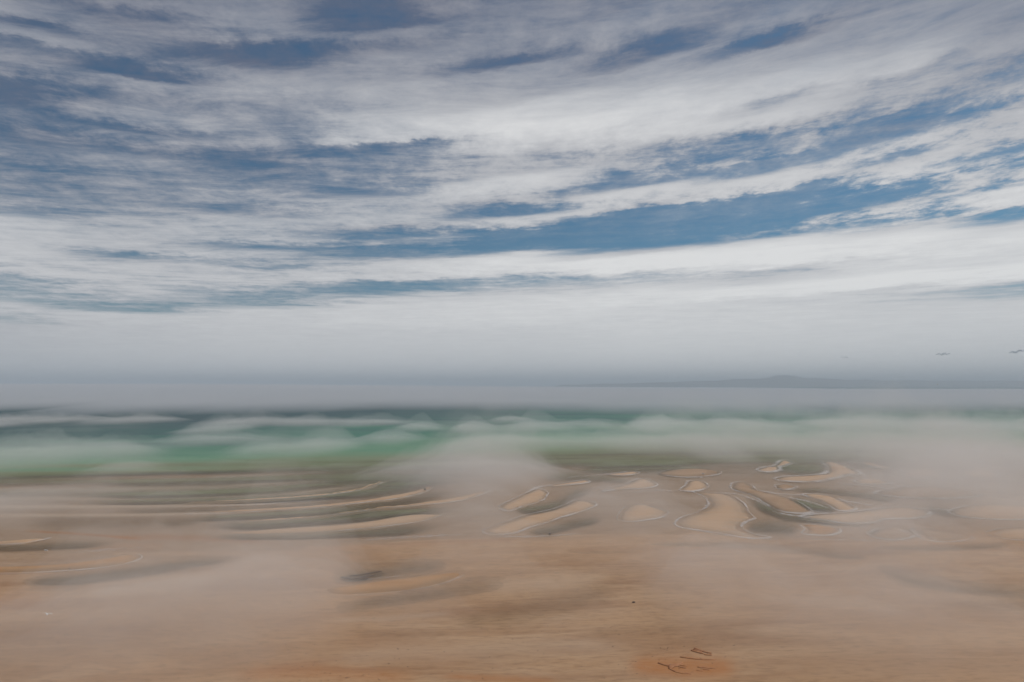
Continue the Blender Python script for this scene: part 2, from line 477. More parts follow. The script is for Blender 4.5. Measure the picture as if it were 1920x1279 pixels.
WEED = [
    ([(40, 978, 10), (120, 976, 16), (250, 978, 14), (380, 975, 8)], 0.50),
    ([(40, 1092, 6), (150, 1087, 9), (260, 1072, 9), (360, 1057, 8)], 0.8),
    ([(640, 1082, 4), (680, 1080, 8), (725, 1072, 6)], 0.75),
    ([(1640, 1066, 4), (1720, 1092, 7), (1800, 1106, 6), (1920, 1114, 6)], 0.40),
    ([(1750, 1135, 10), (1920, 1140, 16), (2100, 1145, 14)], 0.30),
    ([(840, 1170, 14), (960, 1152, 22), (1070, 1130, 22), (1170, 1098, 16)], 0.30),
    ([(660, 1132, 7), (760, 1122, 8), (860, 1108, 6)], 0.35),
    ([(420, 985, 4), (500, 983, 5), (600, 974, 4)], 0.3),
    ([(1540, 1040, 3), (1580, 1045, 4), (1620, 1047, 3)], 0.4),
    ([(1080, 1190, 8), (1180, 1186, 14), (1300, 1178, 10)], 0.15),
    ([(640, 1190, 10), (740, 1192, 10), (860, 1188, 8)], 0.15),
]
RUST = [
    ([(40, 994, 2), (120, 998, 2), (200, 1004, 2), (280, 1012, 2)], 0.9),
    ([(190, 1006, 5), (300, 1006, 6), (420, 1010, 6), (520, 1018, 4)], 0.55),
    ([(-100, 1130, 25), (0, 1120, 25), (100, 1125, 16)], 0.30),
    ([(150, 1028, 6), (240, 1024, 8), (320, 1022, 6)], 0.30),
    ([(420, 1268, 10), (560, 1262, 20), (800, 1275, 12)], 0.6),
    ([(1170, 1250, 14), (1290, 1254, 24), (1390, 1256, 16)], 1.1),
    ([(820, 1270, 6), (930, 1276, 8), (1060, 1282, 6)], 0.7),
    ([(540, 1030, 4), (680, 1026, 5), (900, 1015, 4), (1000, 1012, 3)], 0.25),
    ([(640, 1205, 20), (760, 1225, 30), (900, 1235, 24)], 0.12),
]
PALE = [
    ([(-300, 903, 3), (170, 900, 3), (400, 893, 3), (640, 878, 3), (760, 872, 2)], 0.6),
    ([(-300, 918, 4), (170, 916, 3.5), (400, 910, 3), (600, 896, 3), (700, 888, 2)], 0.7),
    ([(-300, 935, 5), (150, 931, 4), (330, 929, 3), (560, 920, 3), (680, 906, 3), (760, 896, 2)], 0.8),
    ([(-300, 950, 4), (200, 948, 3), (420, 944, 3), (560, 940, 3), (660, 930, 3)], 0.7),
    ([(-200, 966, 4), (250, 964, 3), (430, 960, 3), (600, 952, 3), (720, 941, 2)], 0.6),
    ([(-100, 890, 2), (120, 887, 2), (380, 877, 2), (640, 862, 2)], 0.45),
    ([(150, 1112, 12), (300, 1098, 14), (420, 1085, 10)], 0.35),
    ([(600, 1164, 4), (720, 1162, 7), (860, 1150, 4)], 0.25),
    ([(900, 1100, 14), (1020, 1096, 18), (1150, 1080, 12)], 0.25),
    ([(600, 1235, 14), (800, 1225, 22), (1000, 1215, 22), (1200, 1215, 12)], 0.25),
    ([(1400, 1120, 10), (1560, 1130, 14), (1720, 1150, 10)], 0.2),
]


def flat_height(xw, yw):
    px, py = to_px(xw, yw)
    ys = np.interp(px, SHORE[:, 0], SHORE[:, 1])
    o = py - ys
    z = np.interp(o, [-130, -100, -80, -60, -42, -24, -8, 6, 28, 60, 120, 170, 260, 430],
                  [-12., -7.6, -5.6, -4.2, -3.0, -1.9, -1.15, -0.8, -0.5, -0.26, -0.10, 0.03, 0.10, 0.16])
    for pts, w in CHANNELS:
        z = z - 0.62 * w * line_mask(px, py, pts, 5)
    near = sstep(-60, 40, o)
    z = z + vnoise(xw * 0.03, yw * 0.12, 3, 4) * 0.07 * (0.4 + near)
    z = z + (1 - near) * vnoise(xw * 0.008, yw * 0.035, 5, 4) * 0.55 * np.clip(-z, 0, 2) + 0.6 * vnoise(xw * 0.006 + 3, yw * 0.09 - xw * 0.012, 6, 4) * np.clip(-z, 0, 1.2)
    return z, px, py


def fan(y_rows, tcount, spread, pad):
    t = np.linspace(-1, 1, tcount)
    Y = np.repeat(np.array(y_rows)[:, None], tcount, 1)
    Xw = t[None, :] * (np.maximum(Y, 0) + pad) * spread
    return Xw, Y


def rows(npx, top):
    ys = np.linspace(1420, top, npx)
    yy = [ground(960, q)[1] for q in ys]
    return [-400, -120, -30, 10, 25, 38] + [q for q in yy if q > 40]


yr = rows(520, 722.9) + [60000]
Xw, Yw = fan(yr, 560, 1.25, 60)
Z, PX, PY = flat_height(Xw, Yw)
Z = np.where(Yw < 30, 0.16, Z)
co = np.stack([Xw, Yw, Z], -1).reshape(-1, 3)
me = mesh_np('sand_flat', co, grid_faces(len(yr), 560))
fattr(me, 'weed', sum(w * line_mask(PX, PY, p, 6) for p, w in WEED) + 1.05 * sum(w * line_mask(PX, PY, p, 6) for p, w in CHANNELS))
OFF = PY - np.interp(PX, SHORE[:, 0], SHORE[:, 1])
fattr(me, 'silt', sstep(-10, 20, OFF) * (1 - sstep(95, 175, OFF + 25 * vnoise(Xw * .02, Yw * .05, 55, 3))))
fattr(me, 'rust', sum(w * line_mask(PX, PY, p, 6) for p, w in RUST))
fattr(me, 'pale', 1.25 * sum(w * line_mask(PX, PY, p, 6) for p, w in PALE))
link('ground', me, M_FLAT, kind='structure', label='wet tan tidal sand flat with shallow troughs')

yr2 = rows(420, 722.4) + [90000]
Xq, Yq = fan(yr2, 420, 1.3, 80)
Zq, _, _ = flat_height(Xq, Yq)
Zq = np.where(Yq < 30, 0.16, Zq)
me = mesh_np('sea', np.stack([Xq, Yq, np.zeros_like(Xq)], -1).reshape(-1, 3), grid_faces(len(yr2), 420))
fattr(me, 'depth', np.maximum(-Zq, 0.0))
WATER = link('water', me, M_WATER, kind='structure', label='green and dark teal sea shoaling over the sand')

# ------------------------------------------------------------------ sandbars
def smooth_loop(pts, n_per=6, closed=True):
    p = np.array(pts, float); n = len(p); res = []
    for i in range(n):
        p0, p1, p2, p3 = p[(i - 1) % n], p[i], p[(i + 1) % n], p[(i + 2) % n]
        for k in range(n_per):
            t = k / n_per
            res.append(0.5 * ((2 * p1) + (-p0 + p2) * t + (2 * p0 - 5 * p1 + 4 * p2 - p3) * t * t + (-p0 + 3 * p1 - 3 * p2 + p3) * t ** 3))
    return np.array(res)


def seg_dist(P, loop):
    a, b = loop, np.roll(loop, -1, 0)
    ab = b - a; L = (ab * ab).sum(1) + 1e-9
    ap = P[:, None, :] - a[None]
    t = np.clip((ap * ab[None]).sum(2) / L[None], 0, 1)
    d = ap - t[..., None] * ab[None]
    return np.sqrt((d * d).sum(2)).min(1)


def inside(P, loop):
    x, y = P[:, 0], P[:, 1]; c = np.zeros(len(P), bool); j = len(loop) - 1
    for i in range(len(loop)):
        xi, yi, xj, yj = *loop[i], *loop[j]
        m = ((yi > y) != (yj > y)) & (x < (xj - xi) * (y - yi) / (yj - yi + 1e-12) + xi)
        c ^= m; j = i
    return c


def sandbar(outline, label, mat, foam=1.0, rise=0.17, soft_left=False, n_per=6):
    px_loop = smooth_loop(outline, n_per)
    loop = np.array([ground(a, b) for a, b in px_loop])
    loop += np.stack([vnoise(loop[:, 0] * .15, loop[:, 1] * .15, 21, 3), vnoise(loop[:, 0] * .15, loop[:, 1] * .15, 22, 3)], 1) * 0.35
    lo, hi = loop.min(0), loop.max(0)
    size = hi - lo
    step = max(math.sqrt(size[0] * size[1] / 900.0), 0.35)
    gx, gy = np.meshgrid(np.arange(lo[0], hi[0], step * 1.2), np.arange(lo[1], hi[1], step * 0.85))
    P = np.stack([gx.ravel(), gy.ravel()], 1) + RNG.normal(0, step * 0.06, (gx.size, 2))
    P = P[inside(P, loop)]
    if len(P): P = P[seg_dist(P, loop) > step * 0.35]
    allp = [Vector(q) for q in np.vstack([loop, P])]
    n = len(loop)
    vo, _, fo, _, _, _ = delaunay_2d_cdt(allp, [(i, (i + 1) % n) for i in range(n)], [], 1, 1e-5)
    V = np.array([(q[0], q[1]) for q in vo])
    d = seg_dist(V, loop)
    wmax = max(d.max(), 0.5)
    inset = np.clip(d / (wmax * 0.8), 0, 1)
    z = -0.02 - 0.55 * np.exp(-d / 0.55) + rise * (1 - np.exp(-d / (0.30 * wmax + 0.4))) + vnoise(V[:, 0] * .2, V[:, 1] * .4, 31, 3) * 0.03 * inset
    top = np.column_stack([V, z])
    # underside, so the bar is a solid lens of sand sitting on the flat
    bot = np.column_stack([V, np.full(len(V), -1.05) + 0.4 * (1 - np.clip(d / (wmax * .3), 0, 1))])
    faces = [list(f) for f in fo] + [[q + len(V) for q in f][::-1] for f in fo]
    me = mesh_np('sand_mound', np.vstack([top, bot]), faces)
    fattr(me, 'inset', np.concatenate([inset, inset]))
    c0 = V.mean(0)
    o = link('sandbar', None, label=label, category='sandbar', group='sandbars showing above the shallow water')
    o.location = (c0[0], c0[1], 0.0)
    mound = link('sand_mound', me, mat, parent=o); mound.location = (-c0[0], -c0[1], 0.0)
    if foam > 0:
        c = loop.mean(0); dist = np.hypot(*c)
        wpx = dist / FPX * 1.0
        tan = np.roll(loop, -1, 0) - np.roll(loop, 1, 0)
        tan /= np.linalg.norm(tan, axis=1)[:, None] + 1e-9
        area = 0.5 * np.sum(loop[:, 0] * np.roll(loop[:, 1], -1) - np.roll(loop[:, 0], -1) * loop[:, 1])
        nrm = np.stack([tan[:, 1], -tan[:, 0]], 1) * (1 if area > 0 else -1)
        # the view is grazing: a foam line that runs across it needs to be broad on the ground
        asp = dist / CAM_H
        wid = wpx * (1.3 + (asp - 1) * 0.85 * np.abs(tan[:, 0]))
        wid *= 1.35 * foam * (1.0 + 0.45 * vnoise(loop[:, 0] * .12, loop[:, 1] * .12, 44, 3))
        rings, soft = [], []
        for k, s in ((-0.75, 0.0), (-0.25, 1.0), (0.25, 1.0), (1.0, 0.0)):
            q = loop + nrm * (wid * k)[:, None]
            rings.append(np.column_stack([q, np.full(n, {-0.75: .16, -0.25: .13, 0.25: .08, 1.0: .03}[k])]))
            soft.append(np.full(n, s))
        f = []
        for r in range(3):
            for i in range(n):
                j = (i + 1) % n
                f.append([r * n + i, r * n + j, (r + 1) * n + j, (r + 1) * n + i])
        fm = mesh_np('foam_line', np.vstack(rings), f)
        sv = np.concatenate(soft)
        if soft_left:
            xs = np.tile(px_loop[:, 0], 4); sv = sv * (0.15 + 0.85 * sstep(xs.min(), xs.max(), xs))
        fattr(fm, 'soft', sv)
        fl = link('foam_line', fm, M_FOAM, parent=o); fl.location = (-c0[0], -c0[1], 0.0)
    return o


BARS = [
    ([(1027, 924), (1015, 917.5), (998, 919), (980, 928), (962, 937), (942, 946), (935, 953), (945, 957), (958, 958), (980, 950), (1002, 944), (1020, 937), (1026, 930)],
     'short tan sandbar with rounded foam tip, just right of the big fog puff', M_BAR, 1.0),
    ([(1118, 947), (1112, 942), (1098, 939), (1078, 938), (1060, 946), (1035, 955), (1010, 961), (985, 966), (960, 975), (930, 985), (908, 994), (914, 1001), (935, 1003), (958, 1001), (978, 996), (992, 990), (1010, 985), (1030, 979), (1050, 971), (1075, 964), (1100, 956)],
     'long diagonal tan sandbar above the dark pool in the middle', M_BAR, 1.0),
    ([(1106, 902.5), (1096, 900), (1075, 903), (1050, 907), (1030, 910), (1040, 911.5), (1062, 909.5), (1085, 907.5), (1100, 905.5)],
     'thin pale sand spit outlined with foam, above the rounded tan bar', M_BAR, 0.9),
    ([(1136, 889.5), (1160, 886.5), (1182, 884), (1199, 886), (1186, 890), (1160, 891.5)],
     'small bright sliver of sand farthest back in the middle', M_BAR, 0.8),
    ([(1181, 905), (1192, 899), (1212, 898), (1228, 904), (1232, 910), (1215, 915), (1180, 917), (1150, 919), (1128, 921), (1158, 912)],
     'faint pale sandbar half lost in fog, above the round domed bar', M_BAR, 0.8),
    ([(1158, 975), (1164, 958), (1180, 948), (1208, 945), (1235, 952), (1252, 960), (1240, 970), (1215, 975), (1185, 978)],
     'round domed pinkish sandbar with faint rim, left of the large lobed bar', M_BAR, 0.7),
    ([(1274, 919), (1285, 910), (1291, 903), (1305, 901), (1320, 903), (1329, 911), (1318, 918), (1300, 921.5), (1285, 921)],
     'small tan oval sandbar ringed with foam, above the large lobed bar', M_BAR, 1.0),
    ([(1300, 922), (1335, 924), (1362, 926), (1380, 933), (1393, 942), (1400, 952), (1403, 960), (1412, 967), (1416, 972), (1408, 976), (1398, 980), (1391, 987), (1397, 995), (1417, 1003), (1442, 1007), (1420, 1010), (1390, 1008), (1350, 1001), (1310, 995), (1280, 990), (1267, 984), (1268, 976), (1281, 968), (1300, 963), (1320, 955), (1328, 945), (1321, 932)],
     'largest lobed pale sandbar with a thick wavy foam edge on its right', M_BAR, 1.1),
    ([(1369, 911), (1375, 905), (1395, 904), (1410, 909), (1418, 917), (1440, 923), (1465, 929), (1490, 938), (1510, 949), (1522, 958), (1515, 962), (1495, 962.5), (1470, 960), (1452, 954), (1436, 945), (1420, 934), (1402, 926), (1380, 920), (1371, 916)],
     'brown paddle shaped sandbar slanting down to a point beside the dark channel', M_BROWN, 1.0),
    ([(1420, 881), (1433, 876), (1446, 875), (1455, 871), (1463, 864), (1475, 863), (1486, 868), (1474, 872.5), (1462, 876), (1462, 881), (1446, 885), (1428, 884)],
     'tiny dumbbell shaped pale islet standing apart at the back', M_BAR, 1.0),
    ([(1453, 912), (1462, 908), (1480, 908.5), (1494, 912), (1485, 917), (1465, 918)],
     'small flat tan islet between the hooked bar and the brown paddle bar', M_BROWN, 0.9),
    ([(1541, 866), (1560, 866), (1580, 870), (1596, 877), (1614, 888), (1590, 891), (1565, 897), (1540, 902), (1508, 903.5), (1470, 902), (1452, 898), (1470, 893.5), (1500, 892), (1530, 890), (1546, 888), (1551, 882), (1549, 874)],
     'hooked orange tan sandbar curling round a grey pool at the back', M_BAR, 1.1),
    ([(1506, 928), (1520, 926), (1545, 928), (1566, 932), (1590, 943), (1607, 953), (1600, 957), (1582, 958), (1568, 956), (1554, 948), (1534, 938)],
     'slanting tan sandbar right of the narrow dark channel', M_BAR, 0.9),
    ([(1500, 968.5), (1525, 965), (1560, 962.5), (1600, 960), (1640, 955), (1680, 951), (1715, 953), (1744, 960), (1738, 967), (1715, 972), (1680, 973), (1656, 974), (1640, 979), (1610, 982), (1575, 981), (1545, 976), (1515, 972)],
     'long low tan sandbar stretching right with a rounded far end', M_BAR, 0.9),
    ([(1498, 983), (1508, 992), (1506, 1001), (1530, 1003.5), (1560, 1004), (1577, 998), (1573, 990), (1550, 985), (1525, 982.5)],
     'blunt orange brown sandbar right of the dark grey pool', M_ORANGE, 0.9),
    ([(1710, 992.5), (1740, 992), (1780, 997), (1810, 1003), (1824, 1010), (1805, 1015), (1770, 1017), (1735, 1013), (1721, 1004)],
     'lowest right tan sandbar, oval, with a thin foam ring', M_BROWN, 0.9),
    ([(1603, 902), (1615, 898), (1640, 897), (1660, 901), (1672, 906), (1640, 908), (1615, 907)],
     'faint small oval sandbar right of the hooked bar tail', M_BAR, 0.6),
    ([(1690, 889), (1705, 881), (1735, 878), (1765, 884), (1770, 891), (1740, 895), (1705, 895)],
     'faint tan sandbar fading into fog at the far right', M_BAR, 0.4),
    ([(1612, 867), (1635, 868), (1655, 873), (1674, 878), (1650, 878), (1628, 873)],
     'narrow pale spit right behind the hooked bar', M_BAR, 0.7),
    ([(1798, 888), (1812, 881), (1840, 880), (1870, 888), (1862, 895), (1825, 895)],
     'dim tan sandbar deepest in the fog at the right edge', M_BAR, 0.35),
    ([(823, 905), (800, 911), (775, 919), (750, 925), (720, 930), (690, 935), (660, 939), (620, 943), (570, 948), (500, 952), (420, 956), (360, 960), (430, 960.5), (500, 958.5), (560, 955), (620, 950), (660, 945), (700, 940.5), (740, 936), (770, 930), (795, 924), (810, 916)],
     'long curved tan sandbar with a dark rock at its tip', M_BAR, 0.45),
    ([(918, 919), (895, 921), (868, 928), (838, 934), (800, 939.5), (760, 945), (720, 948), (680, 953), (640, 959), (580, 966), (500, 972), (420, 977), (500, 977.5), (560, 973.5), (600, 969), (650, 963), (690, 957), (720, 953), (760, 950), (790, 947), (830, 943.5), (868, 938), (900, 929)],
     'narrow curved sandbar second down, broad and tan at its right end', M_BAR, 0.45),
    ([(828, 965), (802, 963), (770, 964), (730, 969), (690, 976), (640, 982), (580, 986), (520, 990), (450, 995), (385, 999), (430, 1002), (480, 1003), (540, 1001.5), (600, 998.5), (650, 995), (700, 990), (740, 985), (780, 979), (808, 973)],
     'lowest and broadest of the long curved bars, orange tan', M_BAR, 0.45),
    ([(735, 896), (700, 904), (670, 914), (630, 922), (570, 928.5), (500, 933), (420, 937), (300, 942), (420, 940.5), (500, 937), (570, 932.5), (630, 926.5), (675, 919), (710, 908)],
     'uppermost thin pale ridge of the long curved bars', M_BAR, 0.45),
    ([(-80, 1062), (0, 1061), (60, 1059.5), (130, 1055.5), (190, 1047), (230, 1041), (256, 1040), (266, 1046), (250, 1054), (215, 1062), (170, 1067.5), (110, 1072), (50, 1075), (0, 1076), (-80, 1078)],
     'bright orange sandbar with a rounded tip at the left edge', M_ORANGE, 0.6),
    ([(-90, 1016), (0, 1015), (50, 1011), (95, 1009), (60, 1016), (20, 1021), (-90, 1024)],
     'thin pink sand spit at the left edge above the orange bar', M_BAR, 0.7),
    ([(1630, 1003), (1650, 990), (1682, 987), (1706, 993), (1718, 1003), (1700, 1011), (1664, 1013)],
     'dark wet oval flat ringed with foam, left of the lowest right bar', M_BROWN, 0.8),
    ([(1780, 958), (1820, 948), (1880, 946), (1950, 952), (1990, 964), (1930, 974), (1860, 974), (1800, 968)],
     'broad faint sandbar running out of view at the right edge', M_BAR, 0.6),
    ([(1640, 926), (1680, 914), (1740, 911), (1800, 918), (1840, 928), (1790, 934), (1710, 934)],
     'wide dim sandbar under the fog between two foam streaks at right', M_BROWN, 0.6),
    ([(1850, 1000), (1890, 990), (1960, 990), (2010, 1000), (1960, 1012), (1890, 1012)],
     'pale oval sandbar cut off by the right edge of the view', M_BAR, 0.6),
    ([(1232, 888), (1262, 880), (1310, 878), (1352, 884), (1335, 892), (1280, 895)],
     'low olive tan shoal behind the pair of gulls', M_BROWN, 0.5),
    ([(605, 1104), (690, 1091), (760, 1082), (820, 1075), (862, 1072), (870, 1078), (845, 1090), (810, 1100), (770, 1108), (700, 1115), (625, 1119)],
     'orange sandbar in the near middle below a dark brown weed patch', M_ORANGE, 0.4),
]
for ol, lab, mt, fo in BARS:
    near_bar = min(p[1] for p in ol) > 1005
    sandbar(ol, lab, mt, fo, rise=0.46 if near_bar else 0.19, n_per=5, soft_left=(max(p[0] for p in ol) - min(p[0] for p in ol)) > 250)

def foam_streak(pts, wpx, strength=0.8):
    p = np.array(pts, float)
    ti = np.linspace(0, 1, len(p)); t = np.linspace(0, 1, 40)
    # smooth the polyline a little by averaging neighbouring samples
    q = np.stack([np.interp(t, ti, p[:, 0]), np.interp(t, ti, p[:, 1])], 1)
    for _ in range(12):
        q[1:-1] = (q[:-2] + 2 * q[1:-1] + q[2:]) / 4
    q[:, 1] += 0.9 * vnoise(q[:, 0] * 0.03, q[:, 1] * 0.02, 77, 3)
    co, sv = [], []
    for i, (a, b2) in enumerate(q):
        wv2 = wpx * (0.5 + 0.8 * math.sin(math.pi * t[i])) * (1 + 0.5 * math.sin(i * 1.3 + a))
        for k, sft in ((-1, 0.0), (-.35, 1.0), (.35, 1.0), (1, 0.0)):
            g = ground(a, b2 + k * wv2)
            co.append((g[0], g[1], 0.012)); sv.append(sft * strength * min(1, 4 * t[i], 4 * (1 - t[i])))
    me = mesh_np('foam_streak', co, grid_faces(40, 4))
    fattr(me, 'soft', sv)
    return link('foam_streak', me, M_FOAM, parent=WATER)


for pts, w, st in [
    ([(1405, 915), (1450, 925), (1520, 929), (1600, 942), (1690, 956)], 1.3, .8), ([(1436, 956), (1480, 966), (1530, 969), (1600, 985)], 1.4, .9),
    ([(1490, 968), (1518, 962), (1530, 960), (1548, 958)], 3.2, 1.0), ([(1512, 966), (1536, 962), (1560, 961)], 2.0, .9),
    ([(1395, 1011), (1480, 1013), (1560, 1013), (1660, 1017), (1780, 1021)], 2.2, .6), ([(1590, 900), (1700, 912), (1800, 925), (1910, 936)], 1.4, .5),
    ([(1690, 903), (1790, 899), (1835, 890)], 1.3, .5), ([(1186, 945), (1225, 950), (1262, 963)], 1.2, .6),
    ([(985, 921), (1010, 913), (1035, 909)], 1.8, .8), ([(890, 1003), (960, 1007), (1040, 1004), (1130, 997)], 1.7, .5),
    ([(600, 1018), (760, 1007), (890, 1001)], 2.4, .45), ([(300, 952), (480, 946), (640, 936)], 1.2, .5), ([(280, 965), (420, 962), (560, 955)], 1.2, .5),
    ([(1170, 926), (1230, 918), (1295, 924)], 1.3, .5), ([(1550, 905), (1640, 912), (1705, 926)], 1.6, .6), ([(1330, 924), (1380, 925), (1420, 938), (1460, 962)], 1.2, .7),
    ([(1470, 930), (1520, 941), (1565, 957)], 1.3, .9), ([(1640, 958), (1740, 952), (1800, 960), (1840, 968)], 1.2, .6), ([(1575, 1005), (1640, 1018), (1720, 1020)], 1.6, .5),
    ([(1705, 985), (1720, 998), (1740, 1014)], 1.6, .6), ([(120, 1036), (220, 1030), (300, 1024)], 2.0, .35), ([(620, 1093), (700, 1085), (770, 1078)], 1.6, .5),
    ([(1290, 990), (1350, 1003), (1430, 1013), (1500, 1014)], 1.3, .6), ([(1040, 897), (1130, 890), (1200, 884)], 1.2, .5), ([(820, 908), (870, 902), (920, 900)], 1.2, .4),
]:
    foam_streak(pts, w, st)

# ------------------------------------------------------------------ far land
def hills(name, profile, dist, depth, label, seed):
    pr = np.array(profile, float)
    n, mrows = 160, 9
    xs = np.linspace(pr[0, 0], pr[-1, 0], n)
    hp = np.maximum(722 - np.interp(xs, pr[:, 0], pr[:, 1]), 0.0)
    hp = hp * (1 + 0.05 * vnoise(xs * 0.03, xs * 0 + seed, seed, 4)) + 0.35 * vnoise(xs * 0.12, xs * 0, seed + 1, 3) * (hp > 1)
    co = []
    for r in range(mrows):
        q = r / (mrows - 1)
        prof = math.sin(math.pi * q) ** 0.8
        for i in range(n):
            d = dist + depth * (q - 0.5)
            X0 = (xs[i] - 960) / FPX * d
            zz = (CAM_H + hp[i] / FPX * dist) * prof * (hp[i] > 0.05) - 2.0
            co.append((X0, d, zz * (1 + 0.06 * math.sin(i * .7 + r * 1.9) * (0 < r < mrows - 1))))
    me = mesh_np(name, co, grid_faces(mrows, n))
    return link(name, me, M_HILL, kind='structure', label=label)


hills('distant_coast', [(1040, 722), (1160, 719), (1300, 715), (1390, 711), (1445, 708), (1452, 705), (1475, 703.5), (1492, 705), (1512, 709), (1600, 712), (1760, 714), (1920, 714), (2150, 716), (2500, 722)],
      13500, 2600, 'low hazy grey coast along the right of the horizon with one hump', 2)
def small_cloud(px, py, wpx, hpx, tilt, label):
    """A scrap of cloud: several lobes fused into one closed lumpy body filled with mist."""
    dist = 9000.0
    k = dist / FPX
    bm = bmesh.new(); rr = random.Random(px)
    for i in range(7):
        q = i / 6 - 0.5
        r = bmesh.ops.create_icosphere(bm, subdivisions=2, radius=1.0)
        sx, sz = wpx * k * rr.uniform(.16, .28), hpx * k * rr.uniform(.35, .75) * (1.1 - abs(q))
        for vtx in r['verts']:
            c = vtx.co
            vtx.co = (c.x * sx + q * wpx * k * 1.6, c.y * sx, c.z * sz + q * tilt * wpx * k + hpx * k * .35 * math.sin(i * 2.1))
    me = bpy.data.meshes.new('small_cloud'); bm.to_mesh(me); bm.free()
    o = link('small_cloud', me, M_SCRAP, label=label, category='cloud', group='dark cloud scraps above the right horizon')
    o.location = at_dist(px, py, dist)
    return o


M_SCRAP = mat_volume('scrap_cloud', 0.03, (0.55, 0.60, 0.66))
small_cloud(1768, 664, 13, 3.2, 0.05, 'small dark cloud scrap, middle one of three above the horizon')
small_cloud(1908, 659, 17, 3.2, 0.28, 'longest dark cloud scrap, cut by the right edge of the view')
small_cloud(1583, 670, 8, 2.0, 0.0, 'faintest and leftmost of the three dark cloud scraps')

# ------------------------------------------------------------------ small things
def rock(px, py, size, label, z=0.25, flat=0.5):
    bm = bmesh.new(); bmesh.ops.create_icosphere(bm, subdivisions=2, radius=1.0)
    rr = random.Random(int(px * 7 + py))
    ph = [rr.uniform(0, 6.28) for _ in range(6)]
    for vtx in bm.verts:
        c = vtx.co
        k = 1 + .18 * math.sin(3 * c.x + ph[0]) + .15 * math.sin(4 * c.y + ph[1]) + .12 * math.sin(5 * c.z + ph[2] + 2 * c.x)
        vtx.co = (c.x * k * size, c.y * k * size * .8, c.z * k * size * flat)
    me = bpy.data.meshes.new('rock'); bm.to_mesh(me); bm.free()
    g = ground(px, py)
    o = link('rock', me, M_ROCK, label=label, category='rock'); o.location = (g[0], g[1], z)
    return o


rock(797, 919, 0.26, 'small dark brown rock on the tip of a long curved sandbar', 0.16, 1.3)
rock(1031, 1001.5, 0.32, 'dark low rock at the edge of the middle pool', 0.05, 0.5)
rock(1188, 1131, 0.20, 'small brown stone alone on the bare sand, right of centre', 0.12, 0.6)
rock(130, 1069, 0.11, 'tiny dark stone on the orange sandbar at left', 0.22, 0.8)
rock(1376, 1206 + 7, 0.09, 'tiny grey stone near the orange seaweed', 0.14, 0.8)


def seaweed(pts_list, label, mat=None):
    """A clump of ribbon fronds; each frond is a bent strip with thickness, given by pixel points."""
    co, fc = [], []
    for pts, w in pts_list:
        w = w * 1.7
        p = np.array([ground(a, b) for a, b in pts])
        m = 9
        t = np.linspace(0, 1, m); ti = np.linspace(0, 1, len(p))
        q = np.stack([np.interp(t, ti, p[:, 0]), np.interp(t, ti, p[:, 1])], 1)
        base = len(co)
        for i in range(m):
            d = q[min(i + 1, m - 1)] - q[max(i - 1, 0)]; d = d / (np.linalg.norm(d) + 1e-9)
            nn = np.array([-d[1], d[0]])
            wd = w * (0.25 + 0.75 * math.sin(math.pi * min(t[i] * .85 + .12, 1)))
            wob = 0.05 * math.sin(i * 2.3 + pts[0][0])
            for s, zz in ((-1, .17), (-.3, .22 + wob * .5), (.4, .23 - wob * .3), (1, .17)):
                e = q[i] + nn * wd * s
                co.append((e[0], e[1], zz))
            for s in (.6, -.6):
                e = q[i] + nn * wd * s; co.append((e[0], e[1], .11))
        for i in range(m - 1):
            for k in range(6):
                a, b2 = base + i * 6 + k, base + i * 6 + (k + 1) % 6
                fc.append([a, b2, b2 + 6, a + 6])
        fc.append([base + k for k in range(6)][::-1]); fc.append([base + (m - 1) * 6 + k for k in range(6)])
    me = mesh_np('seaweed', co, fc)
    return link('seaweed', me, mat or M_WEED, label=label, category='seaweed', group='orange seaweed stranded on the near sand')


seaweed([([(1296, 1222), (1312, 1226), (1319, 1228.5)], .16), ([(1302, 1218), (1318, 1224), (1334, 1228)], .10), ([(1320, 1230), (1335, 1231)], .12), ([(1300, 1220), (1316, 1225)], .08)],
        'feathery wisp of orange seaweed, topmost on the near sand')
seaweed([([(1275, 1235), (1298, 1238), (1322, 1240), (1342, 1240.5)], .07), ([(1285, 1235.5), (1300, 1237.5)], .06)],
        'single thin dark frond below the feathery seaweed wisp')
seaweed([([(1234, 1246), (1252, 1251), (1264, 1252)], .13), ([(1256, 1256), (1262, 1252), (1280, 1246)], .16), ([(1254, 1256), (1268, 1263), (1282, 1266), (1295, 1266.5)], .13),
         ([(1262, 1253), (1275, 1250), (1288, 1252)], .12), ([(1256, 1257), (1261, 1250), (1272, 1248)], .2), ([(1272, 1253), (1286, 1256)], .09)],
        'largest branching clump of rust orange seaweed at the bottom')
seaweed([([(1308, 1254), (1326, 1255), (1343, 1257)], .14), ([(1314, 1257), (1332, 1260)], .10), ([(1306, 1260), (1318, 1262)], .08)],
        'flat orange seaweed strand right of the branching clump')
seaweed([([(640, 1084), (660, 1087), (690, 1086)], .35), ([(664, 1088), (680, 1084), (700, 1081)], .3), ([(655, 1082), (675, 1080), (715, 1073)], .25)],
        'dark brown weed mat above the near orange sandbar', M_MAT)


